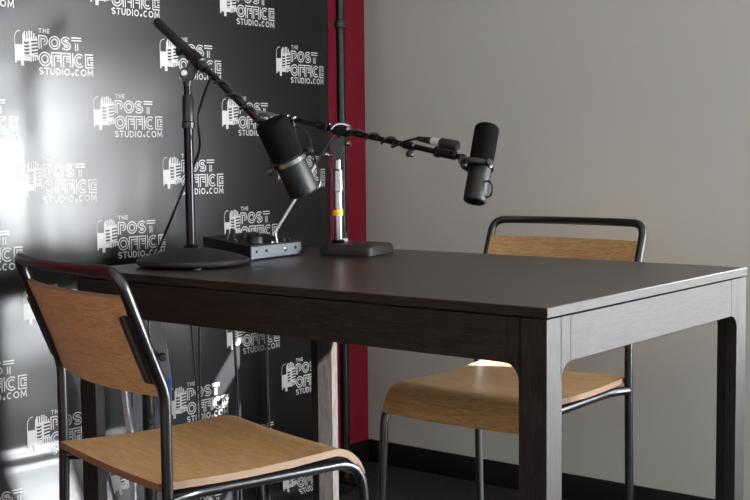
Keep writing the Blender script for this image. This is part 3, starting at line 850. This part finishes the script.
# pale curved sheet
b = MB(at(125, 560, 2.81)); b.o.z = .002
rows = []
for k in range(15):
    f_ = k / 14; y = 372 + f_ * 60
    xl = 119.5 + 4.0 * f_ + 3 * f_ * f_; xr = 129 + 8 * f_ * f_
    rows.append((at(xl, y, 2.80), at((xl + xr) / 2, y, 2.79), at(xr, y, 2.81)))
base_row = [V((p.x + .01, p.y, .002)) for p in rows[-1]]
rows.append(tuple(base_row))
G = [[(b.vert(p), b.vert(p + V((0, .003, 0)))) for p in r_] for r_ in rows]
for i in range(len(G) - 1):
    for j in range(2):
        for s in (0, 1): b.face([G[i][j][s], G[i + 1][j][s], G[i + 1][j + 1][s], G[i][j + 1][s]], None, True)
    for j in (0, 2): b.face([G[i][j][0], G[i + 1][j][0], G[i + 1][j][1], G[i][j][1]])
for i in (0, len(G) - 1):
    for j in range(2): b.face([G[i][j][0], G[i][j + 1][0], G[i][j + 1][1], G[i][j][1]])
o = b.build('plastic_sheet', M['bag']); tag(o, 'pale curved plastic sheet standing just behind the left front table leg', 'sheet')
# small tripod
YT = 2.80
tb = at(152.5, 560, YT); tb.z = 0
t = thing('light_stand', 'short black tripod light stand with knobs under the left end of the table', 'stand', tb)
zp = lambda py: at(155.5, py, YT).z
b = MB(tb); b.tube([V((tb.x, YT, .03)), V((tb.x, YT, zp(385)))], .0150, seg=16); b.build('pole', M['stand_black'], t)
b = MB(tb); b.tube([V((tb.x + .006, YT, zp(388))), V((tb.x + .006, YT, zp(306)))], .0026, seg=10); b.build('inner_pole', M['stand_black'], t)
for px, py in ((162, 356.5), (151, 420)):
    c = at(px, py, YT - .02)
    b = MB(tb); b.lathe([(0, 0), (.008, .001), (.010, .004), (.010, .014), (.006, .017), (0, .017)], c, (.3, -1, 0), seg=14)
    b.tube([c, V((tb.x + .004, YT, c.z))], .005, seg=10); b.build('knob', M['rubber'], t)
b = MB(tb); b.box((-.012, -.012, -.012), (.012, .012, .012), bevel=.003, c=(tb.x + .012, YT, zp(357))); b.build('clamp', M['rubber'], t)
for k in range(3):
    a = -PI / 2 + 2.094 * k
    b = MB(tb); b.tube([V((tb.x, YT, .16)), V((tb.x + .10 * math.cos(a), YT + .10 * math.sin(a), .008))], .006, seg=10); b.build('leg', M['stand_black'], t)

# ------------------------------------------------------------------ light
def area(name, loc_room, size, size_y, direction_room, power, col):
    l = bpy.data.lights.new(name, 'AREA'); l.shape = 'RECTANGLE'; l.size = size; l.size_y = size_y; l.energy = power; l.color = col
    o = bpy.data.objects.new(name, l); COL.objects.link(o)
    d = (RM.to_3x3() @ V(direction_room)).normalized()
    z = -d; up = V((0, 0, 1)); x = up.cross(z).normalized(); y = z.cross(x)
    o.matrix_world = Matrix.Translation(room(*loc_room)) @ Matrix((x, y, z)).transposed().to_4x4()
    return o
area('daylight_window_1', ((WIN[0] + WIN[1]) / 2, .06, (WIN[2] + WIN[3]) / 2), WIN[1] - WIN[0], WIN[3] - WIN[2], (0, -1, 0), 1000, (.95, .97, 1))
area('daylight_window_3', ((WIN3[0] + WIN3[1]) / 2, .06, (WIN3[2] + WIN3[3]) / 2), WIN3[1] - WIN3[0], WIN3[3] - WIN3[2], (0, -1, 0), 28, (.95, .97, 1))
area('added_fill_light', ((FILLWIN[0] + FILLWIN[1]) / 2, GY - .13, (FILLWIN[2] + FILLWIN[3]) / 2), FILLWIN[1] - FILLWIN[0], FILLWIN[3] - FILLWIN[2], (0, 1, 0), 40, (.97, .98, 1))  # added fill lamp to lift the grey wall and general ambient
sl = bpy.data.lights.new('sun', 'SUN'); sl.energy = 200; sl.angle = math.radians(.8); sl.color = (1, .985, .97)
so = bpy.data.objects.new('sun', sl); COL.objects.link(so)
SE = math.radians(26); sd = RM.to_3x3() @ V((-.894 * math.cos(SE), -.447 * math.cos(SE), -math.sin(SE)))
so.rotation_euler = sd.to_track_quat('-Z', 'Y').to_euler()
w = bpy.data.worlds.new('sky'); SC.world = w; w.use_nodes = True
w.node_tree.nodes['Background'].inputs['Color'].default_value = (.75, .85, 1, 1)
w.node_tree.nodes['Background'].inputs['Strength'].default_value = 1.0

SC.view_settings.view_transform = 'Standard'; SC.view_settings.look = 'None'
SC.view_settings.exposure = -.45; SC.view_settings.gamma = 1; SC.view_settings.use_curve_mapping = False
